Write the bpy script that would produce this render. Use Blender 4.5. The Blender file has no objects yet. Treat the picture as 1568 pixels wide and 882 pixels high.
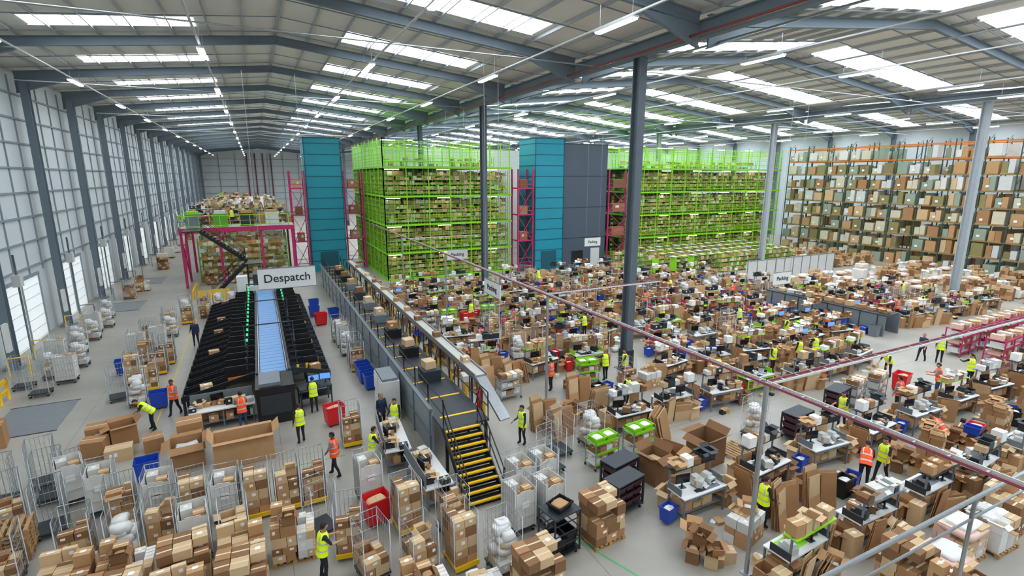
import bpy, math, random
from mathutils import Vector, Matrix
rnd=random.Random(11)
R=rnd.random
def U(a,b): return a+(b-a)*rnd.random()
S=bpy.context.scene
COL=bpy.context.collection
S.view_settings.view_transform='Standard'
# ------------------------------------------------------------ materials
def lin(h):
    h=h.lstrip('#');o=[]
    for i in (0,2,4):
        c=int(h[i:i+2],16)/255
        o.append(c/12.92 if c<=.04045 else ((c+.055)/1.055)**2.4)
    return o
def mat(name,hexc,rough=.6,metal=0.,var=.12,scale=2.5,emit=0.,detail=3,bump=0.,sample=True):
    m=bpy.data.materials.new(name);m.use_nodes=True
    nt=m.node_tree;b=nt.nodes['Principled BSDF'];c=lin(hexc)
    tc=nt.nodes.new('ShaderNodeTexCoord');nz=nt.nodes.new('ShaderNodeTexNoise')
    nz.inputs['Scale'].default_value=scale;nz.inputs['Detail'].default_value=detail
    nt.links.new(tc.outputs['Object'],nz.inputs['Vector'])
    mx=nt.nodes.new('ShaderNodeMix');mx.data_type='RGBA'
    mx.inputs[6].default_value=[max(0,v*(1-var)) for v in c]+[1]
    mx.inputs[7].default_value=[min(1,v*(1+var)) for v in c]+[1]
    nt.links.new(nz.outputs['Fac'],mx.inputs[0]);nt.links.new(mx.outputs[2],b.inputs['Base Color'])
    b.inputs['Roughness'].default_value=rough;b.inputs['Metallic'].default_value=metal
    if emit>0:
        b.inputs['Emission Color'].default_value=c+[1];b.inputs['Emission Strength'].default_value=emit
        if not sample: m.cycles.emission_sampling='NONE'
    if bump>0:
        bp=nt.nodes.new('ShaderNodeBump');bp.inputs['Strength'].default_value=bump
        nt.links.new(nz.outputs['Fac'],bp.inputs['Height']);nt.links.new(bp.outputs['Normal'],b.inputs['Normal'])
    return m
card=[mat('cardboard_tan','#bd9366',.8),mat('cardboard_brown','#a87c52',.8),mat('cardboard_light','#cfb087',.8),mat('cardboard_dark','#86613f',.85)]
M_tape=mat('parcel_tape','#ddc8a4',.35);M_label=mat('paper_label','#f2f2ee',.6,var=.03)
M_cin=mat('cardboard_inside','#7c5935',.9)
M_white=mat('white_laminate','#e4e4e1',.45,var=.04);M_offw=mat('offwhite_plastic','#cfd0cc',.5,var=.08)
M_bag=mat('white_poly_bag','#e4e3e0',.35,var=.1,scale=5,bump=.3);M_pinkbag=mat('pink_tinted_film','#e2bfae',.3,var=.12,scale=4,bump=.3)
M_wrap=mat('stretch_wrap','#dcdad3',.25,var=.12,scale=6,bump=.4)
M_black=mat('black_plastic','#141518',.45,var=.2);M_dark=mat('dark_grey_steel','#33383e',.5,.2)
M_grey=mat('grey_steel_paint','#737c82',.5,.1);M_galv=mat('galvanised_steel','#a9aeb1',.35,.6,var=.15,scale=8)
M_lime=mat('lime_green_paint','#8ed61a',.5,var=.1);M_limed=mat('green_mesh_paint','#5ba51a',.55,var=.15);M_limel=mat('pale_lime_board','#c0dc7c',.6)
M_mag=mat('magenta_paint','#b92460',.5,var=.1);M_blue=mat('blue_plastic','#1b48b4',.4,var=.1);M_red=mat('red_plastic','#e01c26',.4,var=.1)
M_yel=mat('safety_yellow','#f2c012',.5,var=.06);M_orange=mat('racking_orange','#cf7a2a',.5)
M_teal=mat('teal_cladding','#158ca0',.5,var=.06,scale=.6);M_teald=mat('teal_joint','#0c5463',.6)
M_slate=mat('slate_cladding','#4a5562',.55,var=.05,scale=.5)
M_frame=mat('portal_frame_paint','#6d7a83',.55,var=.08,scale=.8)
M_purl=mat('purlin_steel','#aeb2b2',.5,.1);M_deck=mat('roof_liner','#e4e0d6',.7,var=.06,scale=.6)
M_wall=mat('wall_cladding','#d3dadc',.6,var=.06,scale=.3);M_rail=mat('cladding_rail','#8b959b',.6)
M_sky=mat('rooflight_panel','#e6f1ff',.5,var=.02,emit=9.5);M_lamp=mat('led_luminaire','#fbfdff',.5,var=.01,emit=48)
M_tube=mat('fluorescent_tube','#fffff2',.5,var=.01,emit=14);M_dock=mat('translucent_dock_door','#eef4f6',.5,var=.05,emit=.4,sample=False)
M_wood=mat('pallet_wood','#b08a5c',.85,var=.25,scale=6);M_screen=mat('blue_lit_screen','#5b93e6',.3,var=.2,emit=.9,sample=False)
M_scrd=mat('dark_screen','#0d1016',.2);M_glow=mat('green_indicator','#2dff7a',.4,var=.02,emit=1.6,sample=False)
M_belt=mat('blue_conveyor_belt','#6f9ccf',.45,var=.1);M_belt2=mat('pale_conveyor_belt','#c2bfb4',.5)
M_ramp=mat('walkway_side_panel','#929ba0',.45,.1,var=.08);M_pipe=mat('sprinkler_pipe_red','#7d4038',.5)
M_tray=mat('cable_tray_maroon','#8d4a58',.5,.1);M_rackg=mat('rack_upright_green','#35564c',.5)
M_olive=mat('stock_olive','#8f8556',.8);M_stockw=mat('stock_cream','#cfc8ac',.75);M_stockg=mat('stock_grey_green','#93a08c',.75)
M_concl=mat('dock_plate','#7d8285',.6);M_mint=mat('mint_film','#8fd9b5',.4);M_wine=mat('dark_wine_tray','#4a2a35',.5)
stock=[card[0],card[1],card[2],M_olive,M_stockw,M_olive]
def floor_mat():
    m=bpy.data.materials.new('polished_concrete');m.use_nodes=True;nt=m.node_tree;b=nt.nodes['Principled BSDF']
    tc=nt.nodes.new('ShaderNodeTexCoord')
    n1=nt.nodes.new('ShaderNodeTexNoise');n1.inputs['Scale'].default_value=.25;n1.inputs['Detail'].default_value=6
    n2=nt.nodes.new('ShaderNodeTexNoise');n2.inputs['Scale'].default_value=3;n2.inputs['Detail'].default_value=4
    for n in(n1,n2): nt.links.new(tc.outputs['Object'],n.inputs['Vector'])
    r=nt.nodes.new('ShaderNodeValToRGB');r.color_ramp.elements[0].position=.3;r.color_ramp.elements[0].color=lin('#969288')+[1]
    r.color_ramp.elements[1].position=.7;r.color_ramp.elements[1].color=lin('#b3aea1')+[1]
    nt.links.new(n1.outputs['Fac'],r.inputs[0])
    br=nt.nodes.new('ShaderNodeTexBrick');br.offset=0;br.inputs['Scale'].default_value=1;br.inputs['Brick Width'].default_value=8;br.inputs['Row Height'].default_value=8
    br.inputs['Mortar Size'].default_value=.012;br.inputs['Color1'].default_value=(1,1,1,1);br.inputs['Color2'].default_value=(.97,.97,.97,1);br.inputs['Mortar'].default_value=(.55,.55,.55,1)
    nt.links.new(tc.outputs['Object'],br.inputs['Vector'])
    mx=nt.nodes.new('ShaderNodeMix');mx.data_type='RGBA';mx.blend_type='MULTIPLY';mx.inputs[0].default_value=1
    nt.links.new(r.outputs[0],mx.inputs[6]);nt.links.new(br.outputs['Color'],mx.inputs[7]);nt.links.new(mx.outputs[2],b.inputs['Base Color'])
    mr=nt.nodes.new('ShaderNodeMapRange');mr.inputs['To Min'].default_value=.3;mr.inputs['To Max'].default_value=.5
    nt.links.new(n2.outputs['Fac'],mr.inputs[0]);nt.links.new(mr.outputs[0],b.inputs['Roughness'])
    return m
M_floor=floor_mat()

# ------------------------------------------------------------ mesh builder
class MB:
    def __init__(s): s.v=[];s.f=[];s.m=[];s.mats=[];s.T=Matrix();s.sm=[]
    def mi(s,m):
        if m not in s.mats: s.mats.append(m)
        return s.mats.index(m)
    def add(s,vs,fs,m,smooth=False):
        o=len(s.v);T=s.T
        s.v+= [tuple(T@Vector(v)) for v in vs]
        k=s.mi(m)
        for f in fs: s.f.append([i+o for i in f]);s.m.append(k);s.sm.append(smooth)
    BF=[(0,3,2,1),(4,5,6,7),(0,1,5,4),(1,2,6,5),(2,3,7,6),(3,0,4,7)]
    def box(s,x,y,z,sx,sy,sz,m,rz=0,top=1.):
        """z = bottom"""
        c,n=math.cos(rz),math.sin(rz);vs=[]
        for dz,k in((0,1.),(sz,top)):
            for dx,dy in((-1,-1),(1,-1),(1,1),(-1,1)):
                px,py=dx*sx/2*k,dy*sy/2*k
                vs.append((x+px*c-py*n,y+px*n+py*c,z+dz))
        s.add(vs,s.BF,m)
    def bar(s,p,q,w,h,m,up=(0,0,1)):
        p=Vector(p);q=Vector(q);d=(q-p).normalized();up=Vector(up)
        if abs(d.dot(up))>.99: up=Vector((0,1,0))
        a=d.cross(up).normalized();b=a.cross(d).normalized();vs=[]
        for e in(p,q):
            for i,j in((-1,-1),(1,-1),(1,1),(-1,1)): vs.append(e+a*(i*w/2)+b*(j*h/2))
        s.add(vs,s.BF,m)
    def ibeam(s,p,q,w,h,m,t=.05):
        p=Vector(p);q=Vector(q);d=(q-p).normalized();up=Vector((0,0,1))
        if abs(d.z)>.9: up=Vector((0,1,0))
        b=(d.cross(up)).normalized().cross(d).normalized()
        s.bar(p,q,t,h,m,up);o=b*(h/2)
        s.bar(p+o,q+o,w,t,m,up);s.bar(p-o,q-o,w,t,m,up)
    def tube(s,pts,r,m,n=6,cap=True):
        pts=[Vector(p) for p in pts];rs=r if isinstance(r,(list,tuple)) else [r]*len(pts)
        vs=[];fs=[];d0=(pts[1]-pts[0]).normalized();up=Vector((0,0,1)) if abs(d0.z)<.9 else Vector((0,1,0))
        for i,p in enumerate(pts):
            d=(pts[min(i+1,len(pts)-1)]-pts[max(i-1,0)]).normalized()
            a=d.cross(up).normalized();b=a.cross(d)
            for k in range(n):
                t=2*math.pi*k/n;vs.append(p+(a*math.cos(t)+b*math.sin(t))*rs[i])
        for i in range(len(pts)-1):
            for k in range(n):
                k2=(k+1)%n;fs.append((i*n+k,i*n+k2,(i+1)*n+k2,(i+1)*n+k))
        if cap: fs.append(tuple(range(n)));fs.append(tuple((len(pts)-1)*n+k for k in range(n-1,-1,-1)))
        s.add(vs,fs,m,n>5)
    def blob(s,x,y,z,sx,sy,sz,m,seg=10,rg=7,jit=.0,pw=.6,fn=None,keep=None):
        """superellipsoid, z = centre"""
        vs=[];fs=[]
        def sp(a): return math.copysign(abs(a)**pw,a)
        for i in range(rg+1):
            ph=math.pi*i/rg-math.pi/2
            for k in range(seg):
                th=2*math.pi*k/seg;j=1+U(-jit,jit)
                v=[sp(math.cos(ph))*sp(math.cos(th))*j,sp(math.cos(ph))*sp(math.sin(th))*j,sp(math.sin(ph))*j]
                if fn: v=fn(v)
                vs.append((x+v[0]*sx/2,y+v[1]*sy/2,z+v[2]*sz/2))
        for i in range(rg):
            for k in range(seg):
                k2=(k+1)%seg
                if keep:
                    q=vs[i*seg+k];c=((q[0]-x)/sx*2,(q[1]-y)/sy*2,(q[2]-z)/sz*2)
                    if not keep(c): continue
                fs.append((i*seg+k,i*seg+k2,(i+1)*seg+k2,(i+1)*seg+k))
        s.add(vs,fs,m,True)
    def mesh(s,name):
        me=bpy.data.meshes.new(name);me.from_pydata(s.v,[],s.f);
        for m in s.mats: me.materials.append(m)
        me.polygons.foreach_set('material_index',s.m);me.polygons.foreach_set('use_smooth',s.sm);me.update();return me
def put(name,me,x=0,y=0,z=0,rz=0,parent=None):
    o=bpy.data.objects.new(name,me);COL.objects.link(o);o.location=(x,y,z);o.rotation_euler=(0,0,rz)
    if parent: o.parent=parent
    return o
def obj(name,mb,*a,**k): return put(name,mb.mesh(name),*a,**k)

# ------------------------------------------------------------ room shell
X0,XV,X2,X3=-14.3,18.5,54.3,90.1
Y0,Y1=-16.,180.
EZ=18.2;SL=.105
mb=MB();mb.box((X0+X3)/2,(Y0+Y1)/2,-.3,X3-X0+1,Y1-Y0+1,.3,M_floor);obj('floor',mb)
bays=[(X0,XV),(XV,X2),(X2,X3)]
ce=MB();pu=MB()
FY=[8.5+10*k for k in range(-2,18)]
for xl,xr in bays:
    xm=(xl+xr)/2;zr=EZ+SL*(xm-xl)
    for (xa,za,xb,zb) in((xl,EZ,xm,zr),(xm,zr,xr,EZ)):
        ce.add([(xa,Y0,za),(xb,Y0,zb),(xb,Y1,zb),(xa,Y1,za),(xa,Y0,za+.15),(xb,Y0,zb+.15),(xb,Y1,zb+.15),(xa,Y1,za+.15)],MB.BF,M_deck)
        n=9
        for i in range(n+1):
            t=(i+.02)/(n+.04);x=xa+(xb-xa)*t;z=za+(zb-za)*t-.1
            pu.bar((x,Y0,z),(x,Y1,z),.06,.18,M_purl)
        f=lambda x:za+(zb-za)*(x-xa)/(xb-xa)-.02
        k=Y0+3.5
        while k<Y1:
            pu.bar((xa+.1,k,f(xa)-.14),(xb-.1,k,f(xb)-.14),.05,.05,M_rail);k+=10/3
        hw=1.0
        lo,hi=(xa+4.6,xb-4.2) if xa==xl else (xa+3.6,xb-4.0)
        if xl!=X0: lo,hi=(xa+2.0,xb-1.6) if xa==xl else (xa+1.6,xb-2.0);hw=1.35
        elif xa!=xl: hw=1.2
        b=MB()
        for k in range(-2,16):
            yc=5.8+10*k
            nseg=max(2,round((hi-lo)/1.85));st=(hi-lo)/nseg
            for q in range(nseg):
                a_,b_=lo+q*st+.07,lo+(q+1)*st-.07
                b.add([(a_,yc-hw,f(a_)),(b_,yc-hw,f(b_)),(b_,yc+hw,f(b_)),(a_,yc+hw,f(a_))],[(0,3,2,1)],M_sky)
            b.bar((lo,yc-hw-.04,f(lo)-.03),(hi,yc-hw-.04,f(hi)-.03),.08,.06,M_purl);b.bar((lo,yc+hw+.04,f(lo)-.03),(hi,yc+hw+.04,f(hi)-.03),.08,.06,M_purl)
        obj('rooflight_strip',b)
obj('ceiling',ce);obj('roof_purlins',pu)
for y in FY:
    b=MB()
    for xl,xr in bays:
        xm=(xl+xr)/2;zr=EZ+SL*(xm-xl)
        for xa,xb in((xl+.3,xm),(xr-.3,xm)):
            b.ibeam((xa,y,EZ-.45),(xb,y,zr-.45),.24,.46,M_frame)
            h=3.2 if xa<xm else -3.2
            b.add([(xa,y-.05,EZ-.6),(xa+h,y-.05,EZ-.45),(xa,y-.05,EZ-1.6),(xa,y+.05,EZ-.6),(xa+h,y+.05,EZ-.45),(xa,y+.05,EZ-1.6)],[(0,1,2),(5,4,3),(0,2,5,3),(2,1,4,5),(1,0,3,4)],M_frame)
            b.bar((xa,y,EZ-1.6),(xa+h,y,EZ-.52),.24,.05,M_frame)
    obj('portal_rafter',b)
cm=MB();cm.ibeam((0,0,0),(0,0,17.4),.42,.5,M_frame,.05);cm.box(0,0,0,.9,.9,.06,M_frame);cme=cm.mesh('steel_column')
for y in FY:
    put('steel_column',cme,X0+.75,y); put('steel_column',cme,X3-.6,y)
M_colg=mat('column_light_grey','#aab2b6',.5);M_colm=mat('column_mid_grey','#59646d',.5)
for xv in(XV,X2):
    mm=M_colm if xv==XV else M_colg
    g=MB();g.ibeam((0,0,0),(0,0,17.0),.44,.55,mm,.06);g.box(0,0,0,.9,.9,.06,mm)
    g.box(0,0,0,.62,.62,1.2,M_dark);gm=g.mesh('valley_column')
    for y in([2,22.7,43.5,63,83,103,123,143,163] if xv==XV else [2,22.7,42.3,61.5,82,103,123,143,163]): put('valley_column',gm,xv,y)
b=MB()
for xv in(XV,X2):
    b.ibeam((xv,Y0,EZ-.85),(xv,Y1,EZ-.85),.4,.7,M_frame,.06)
obj('valley_beam',b)
b=MB();b.tube([(17.7,Y0+1,16.95),(17.7,Y1-1,16.95)],.07,M_pipe)
for x,z in((19.4,16.9),(36,18.6),(53.4,16.9)): b.tube([(x,Y0+1,z),(x,Y1-1,z)],.05,M_galv)
for y in(6,26,46,66,86): b.tube([(X0+1,y,17.1),(X3-1,y,17.1)],.04,M_galv)
obj('sprinkler_pipework',b)
w=MB();L=Y1-Y0;yc=(Y0+Y1)/2
w.box(X0-.1,yc,0,.2,L,EZ+.1,M_wall)
for z in[4.9+1.65*i for i in range(8)]: w.box(X0+.06,yc,z,.12,L,.12,M_rail)
y=Y0+1.5
while y<Y1: 
    w.box(X0+.04,y,4.5,.08,.09,EZ-5,M_rail);y+=2.5
obj('wall_left',w)
w=MB()
for z in[4+2*i for i in range(7)]: w.box((X0+X3)/2,Y1-.1,z,X3-X0,.12,.1,M_rail)
w.box((X0+X3)/2,Y1+.1,0,X3-X0,.2,21.6,M_wall);
M_wr=mat('wine_red_post','#7a3b4c',.6)
for i in range(24): w.box(X0+1+4.4*i,Y1-.12,0,.14,.14,17.8,M_rail)
for i in range(4): w.box(X0+13+2.2*i,Y1-.3,0,.35,.3,17.8,M_wr)
obj('wall_back',w)
w=MB();w.box((X0+X3)/2,Y0-.1,0,X3-X0,.2,21.6,M_wall);obj('wall_front',w)
w=MB();w.box(X3+.1,yc,0,.2,L,EZ+.1,M_wall);obj('wall_right',w)
for i,y in enumerate(FY[3:16]):
    d=MB();d.box(.02,0,0,.08,6.2,4.3,M_dock)
    for k in range(6): d.box(.07,0,.1+.72*k,.04,6.2,.03,M_offw)
    for k in(-3.1,0,3.1): d.box(.08,k,0,.1,.12,4.4,M_rail)
    d.box(.08,0,4.3,.14,6.4,.2,M_rail)
    obj('door_%d'%(i+1),d,X0+.03,y+5)
    g=MB()
    for k in(-3.2,3.2):
        g.tube([(0,k,0),(0,k,1.1),(.9,k,1.1),(.9,k,0)],.05,M_yel if i<3 else M_grey)
    g.tube([(0.1,-3.7,0),(.1,-3.7,6.5)],.06,M_grey);g.box(.1,-3.7,4.6,.4,.5,.7,M_offw)
    g.box(.05,3.6,1.4,.15,.5,1.6,M_offw)
    obj('dock_guard_rail',g,X0+1.1,y+5)
lm=MB();lm.box(0,0,0,.3,2.4,.07,M_offw);lm.box(0,0,-.05,.24,2.3,.05,M_lamp)
lm.tube([(0,-1,.05),(0,-1,1.0)],.012,M_galv,4);lm.tube([(0,1,.05),(0,1,1.0)],.012,M_galv,4);lme=lm.mesh('led_highbay_light')
for x in(-9.2,-1.6,6,12.9,23,31,41.5,49.5,59,67,77):
    y=-7
    while y<(172 if x<20 else 110):
        put('led_highbay_light',lme,x,y,16.6);y+=13 if x>20 else 12.2
    c=MB();c.box(x,yc,16.72,.09,L-2,.06,M_offw);obj('lighting_trunking',c)

# ------------------------------------------------------------ small part helpers
def carton(b,x,y,z,sx,sy,sz,rz=0,open_=False,m=None,det=True):
    m=m or rnd.choice(card)
    if not open_:
        b.box(x,y,z,sx,sy,sz,m,rz)
        if det:
            b.box(x,y,z+sz,sx*1.003,.05,.004,M_tape,rz)
            if R()<.5:
                c,n=math.cos(rz),math.sin(rz);px,py=U(-.2,.2)*sx,-sy/2-.002
                b.box(x+px*c-py*n,y+px*n+py*c,z+sz*.45,sx*.3,.004,sz*.3,M_label,rz)
            if R()<.35: b.box(x,y,z+sz+.002,sx*.35,sy*.3,.005,M_label,rz)
    else:
        T=b.T.copy();b.T=T@Matrix.Translation((x,y,z))@Matrix.Rotation(rz,4,'Z');t=.012
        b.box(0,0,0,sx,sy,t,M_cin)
        for i in(-1,1):
            b.box(i*(sx/2-t/2),0,0,t,sy,sz,m);b.box(0,i*(sy/2-t/2),0,sx-2*t,t,sz,m)
            f=min(.32,min(sx,sy)*.45);a=U(-.9,.9)
            b.add([(-sx/2,i*sy/2,sz),(sx/2,i*sy/2,sz),(sx/2,i*(sy/2+f*math.cos(a)),sz+f*math.sin(a)),(-sx/2,i*(sy/2+f*math.cos(a)),sz+f*math.sin(a))],[(0,1,2,3)],m)
            a=U(-1,1.1)
            b.add([(i*sx/2,-sy/2,sz),(i*sx/2,sy/2,sz),(i*(sx/2+f*math.cos(a)),sy/2,sz+f*math.sin(a)),(i*(sx/2+f*math.cos(a)),-sy/2,sz+f*math.sin(a))],[(0,1,2,3)],m)
        if R()<.5: b.blob(0,0,sz*.55,sx*.8,sy*.8,sz*.5,rnd.choice([M_bag,M_offw,card[2],card[0]]),8,5,.1,.4)
        b.T=T
def tote(b,x,y,z,sx,sy,sz,m,rz=0,fill=None):
    T=b.T.copy();b.T=T@Matrix.Translation((x,y,z))@Matrix.Rotation(rz,4,'Z');k=.86;t=.02
    o=[(-1,-1),(1,-1),(1,1),(-1,1)]
    vs=[(i*sx/2*k,j*sy/2*k,0) for i,j in o]+[(i*sx/2,j*sy/2,sz) for i,j in o]+[(i*(sx/2-t),j*(sy/2-t),sz) for i,j in o]+[(i*(sx/2*k-t),j*(sy/2*k-t),t) for i,j in o]
    fs=[(3,2,1,0)]
    for a in range(4):
        c=(a+1)%4;fs+=[(a,c,4+c,4+a),(4+a,4+c,8+c,8+a),(8+a,8+c,12+c,12+a)]
    fs.append((12,13,14,15));b.add(vs,fs,m)
    for j in(-1,1): b.box(0,j*sy/2,sz-.05,sx+.04,.03,.05,m);b.box(j*sx/2,0,sz-.05,.03,sy+.04,.05,m)
    if fill: b.blob(0,0,sz*.7,sx*.82,sy*.82,sz*.4,fill,8,5,.12)
    b.T=T
def monitor(b,x,y,z,rz=0,scr=None):
    T=b.T.copy();b.T=T@Matrix.Translation((x,y,z))@Matrix.Rotation(rz,4,'Z')
    b.box(0,0,0,.22,.16,.015,M_black);b.box(0,.03,0,.04,.04,.3,M_black);b.box(0,0,.16,.52,.03,.32,M_black);b.box(0,-.018,.18,.48,.006,.28,scr or M_scrd)
    b.T=T
def printer(b,x,y,z,rz=0,m=None):
    m=m or rnd.choice([M_offw,M_dark,M_black])
    T=b.T.copy();b.T=T@Matrix.Translation((x,y,z))@Matrix.Rotation(rz,4,'Z')
    b.box(0,0,0,.28,.42,.18,m);b.box(0,.04,.18,.26,.3,.1,m,top=.8);b.box(0,-.22,.07,.18,.03,.05,M_black);b.box(0,-.25,.06,.12,.08,.004,M_label)
    b.T=T
def sheets(b,x,y,z,w,h,n,rz=0,lean=.25):
    T=b.T.copy();b.T=T@Matrix.Translation((x,y,z))@Matrix.Rotation(rz,4,'Z')
    for i in range(n):
        hh=h*U(.8,1);yy=i*.035;l=lean+U(-.04,.04);m=rnd.choice(card[:3])
        b.bar((U(-.04,.04),yy,0),(U(-.04,.04),yy+hh*math.sin(l),hh*math.cos(l)),w*U(.85,1),.014,m,up=(0,1,0))
    b.T=T
def pallet(b,x,y,z,rz=0,sx=1.2,sy=1.):
    T=b.T.copy();b.T=T@Matrix.Translation((x,y,z))@Matrix.Rotation(rz,4,'Z')
    for j in(-1,0,1): b.box(0,j*(sy/2-.05),0,sx,.1,.02,M_wood);
    for i in(-1,0,1):
        for j in(-1,0,1): b.box(i*(sx/2-.06),j*(sy/2-.05),.02,.12,.1,.08,M_wood)
    for k in range(7): b.box(-sx/2+.06+k*(sx-.12)/6,0,.1,.1,sy,.022,M_wood)
    b.T=T
def stack(b,x0,y0,x1,y1,z,h,mats=None,lo=.25,hi=.45,openp=.1):
    zz=z
    while zz<z+h-.1:
        lh=U(.22,.36);x=x0
        while x<x1-.12:
            w=min(U(lo,hi),x1-x);y=y0
            while y<y1-.12:
                d=min(U(lo,hi),y1-y);hh=lh*U(.85,1)
                if not(zz+lh>=z+h-.15 and R()<.3):
                    top=zz+lh>=z+h-.1
                    carton(b,x+w/2,y+d/2,zz,w*.96,d*.96,hh if top else lh*.995,U(-.05,.05) if top else 0,top and R()<openp,rnd.choice(mats) if mats else None)
                y+=d
            x+=w
        zz+=lh
def sacks(b,x0,y0,x1,y1,z,h,n,m=None,s=.38):
    for k in range(n):
        t=k/n
        b.blob(U(x0+s/2,x1-s/2),U(y0+s/2,y1-s/2),z+s*.35+t*(h-s*.6),s*U(.9,1.35),s*U(.8,1.2),s*U(.45,.75),m or rnd.choice([M_bag,M_bag,M_offw,M_wrap,card[2]]),8,6,.12,U(.3,.6))

# ------------------------------------------------------------ roll cages
def cage(kind):
    b=MB();W,D,H=.76,.86,1.78;t=.014
    b.box(0,0,.17,W,D,.05,M_yel if kind in('yellow','parcels') else M_dark)
    if kind in('yellow','parcels','cartons'): b.box(0,-D/2-.02,.1,W,.05,.14,M_yel)
    for i in(-1,1):
        for j in(-1,1):
            x,y=i*(W/2-.06),j*(D/2-.08);b.box(x,y,.1,.07,.07,.07,M_galv);b.tube([(x-.02,y,.06),(x+.02,y,.06)],.06,M_black,10)
    P=lambda a,c,r=.009:b.tube([a,c],r,M_galv,4)
    for i in(-1,1):
        x=i*W/2
        b.tube([(x,-D/2,.2),(x,-D/2,H),(x,D/2,H),(x,D/2,.2)],t,M_galv,6)
        for k in range(1,7): P((x,-D/2+D*k/7,.22),(x,-D/2+D*k/7,H),.006)
        for z in(.45,.8,1.15,1.5): P((x,-D/2,z),(x,D/2,z),.007)
    y=D/2
    b.tube([(-W/2,y,H-.02),(W/2,y,H-.02)],t,M_galv,6)
    for k in range(1,6): P((-W/2+W*k/6,y,.22),(-W/2+W*k/6,y,H),.006)
    for z in(.45,.8,1.15,1.5): P((-W/2,y,z),(W/2,y,z),.007)
    a=(-W/2+.04,-D/2+.03,W/2-.04,D/2-.04)
    if kind[:-1]=='carton': stack(b,*a,.22,U(.8,1.15))
    elif kind=='parcels': stack(b,*a,.22,U(1.2,1.5),lo=.3,hi=.5)
    elif kind=='bags':
        stack(b,*a,.22,.35,[M_offw,card[2],M_white]);sacks(b,*a,.5,1.0,13)
    elif kind=='cover':
        zt=1.6;k=.03
        for i in(-1,1):
            for q in range(4):
                yy=-D/2+.1+q*.22;b.box(i*(W/2-k-.012*(q%2)),yy,.24,.016,.225,zt-.24-U(0,.06),M_wrap)
        for q in range(4):
            xx=-W/2+.1+q*.187;b.box(xx,D/2-k-.012*(q%2),.24,.19,.016,zt-.24,M_wrap);b.box(xx,-D/2+k+.012*(q%2),.24,.19,.016,zt-.3-U(0,.1),M_wrap)
        for z in(.6,1.05): b.box(0,-D/2+.012,z,W*.9,.012,.03,M_offw)
        b.box(0,-D/2+.012,.95,.25,.012,.2,M_label);stack(b,a[0]+.03,a[1]+.05,a[2]-.03,a[3]-.03,.9,.5,[card[0],card[2],M_offw])
    elif kind=='yellow':
        sacks(b,*a,.3,1.1,12,None,.42)
        b.box(0,-D/2+.1,.24,W*.9,.3,.2,M_yel)
    elif kind=='low': stack(b,*a,.22,.5)
    return b.mesh('roll_cage_'+kind)
CG={k:cage(k) for k in('cartons','parcels','bags','cover','yellow','low','empty','cartonx','cartonz')}
CG['cartons2']=CG['cartonx'];CG['parcels2']=cage('parcels')
def pc(kind,x,y,rz=0): return put('roll_cage',CG[kind],x,y,0,rz)

def goods(kind):
    b=MB();pallet(b,0,0,0);h=U(.9,1.4)
    if kind[:-1]=='brow' : stack(b,-.58,-.48,.58,.48,.125,h,lo=.3,hi=.5)
    elif kind[:-1]=='whit':
        stack(b,-.56,-.46,.56,.46,.125,h*.7,[M_offw,M_white,M_label,card[2]],lo=.3,hi=.5,openp=.3);sacks(b,-.5,-.4,.5,.4,h*.7,.4,5,None,.45)
    elif kind[:-1]=='pin':
        stack(b,-.56,-.46,.56,.46,.125,h*.6,[M_pinkbag,M_pinkbag,card[2],M_offw],lo=.35,hi=.58,openp=.2)
        b.blob(0,0,.1+h*.62,1.16,.98,.2,M_pinkbag,14,6,.03,.3);b.blob(.05,0,.22+h*.62,.9,.7,.14,M_bag,12,6,.06,.35)
    elif kind=='wrap': b.blob(0,0,.125+h/2,1.16,.98,h,M_wrap,16,10,.012,.2);carton(b,0,0,.12+h*.97,.5,.4,.25)
    elif kind=='mixed':
        stack(b,-.58,-.48,.1,.48,.125,h);stack(b,.1,-.48,.58,.48,.125,h*.6,[M_offw,card[2],M_bag])
    elif kind=='mint': b.blob(0,0,.5,1.2,1.,.8,M_mint,12,8,.06,.4);carton(b,0,0,.85,.6,.5,.3)
    elif kind=='empty':
        for k in range(7): pallet(b,U(-.02,.02),U(-.02,.02),.125*(k+1),U(-.03,.03))
    return b.mesh('pallet_'+kind)
GD={k:goods(k) for k in('brown','white','pink','wrap','mixed','mint','empty','one')}
GD['brown2']=goods('browx');GD['white2']=goods('whitx');GD['pink2']=goods('pinx')
def pg(kind,x,y,rz=0,z=0): return put('pallet_stack' if kind in('empty','one') else 'loaded_pallet',GD[kind],x,y,z,rz)

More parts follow.
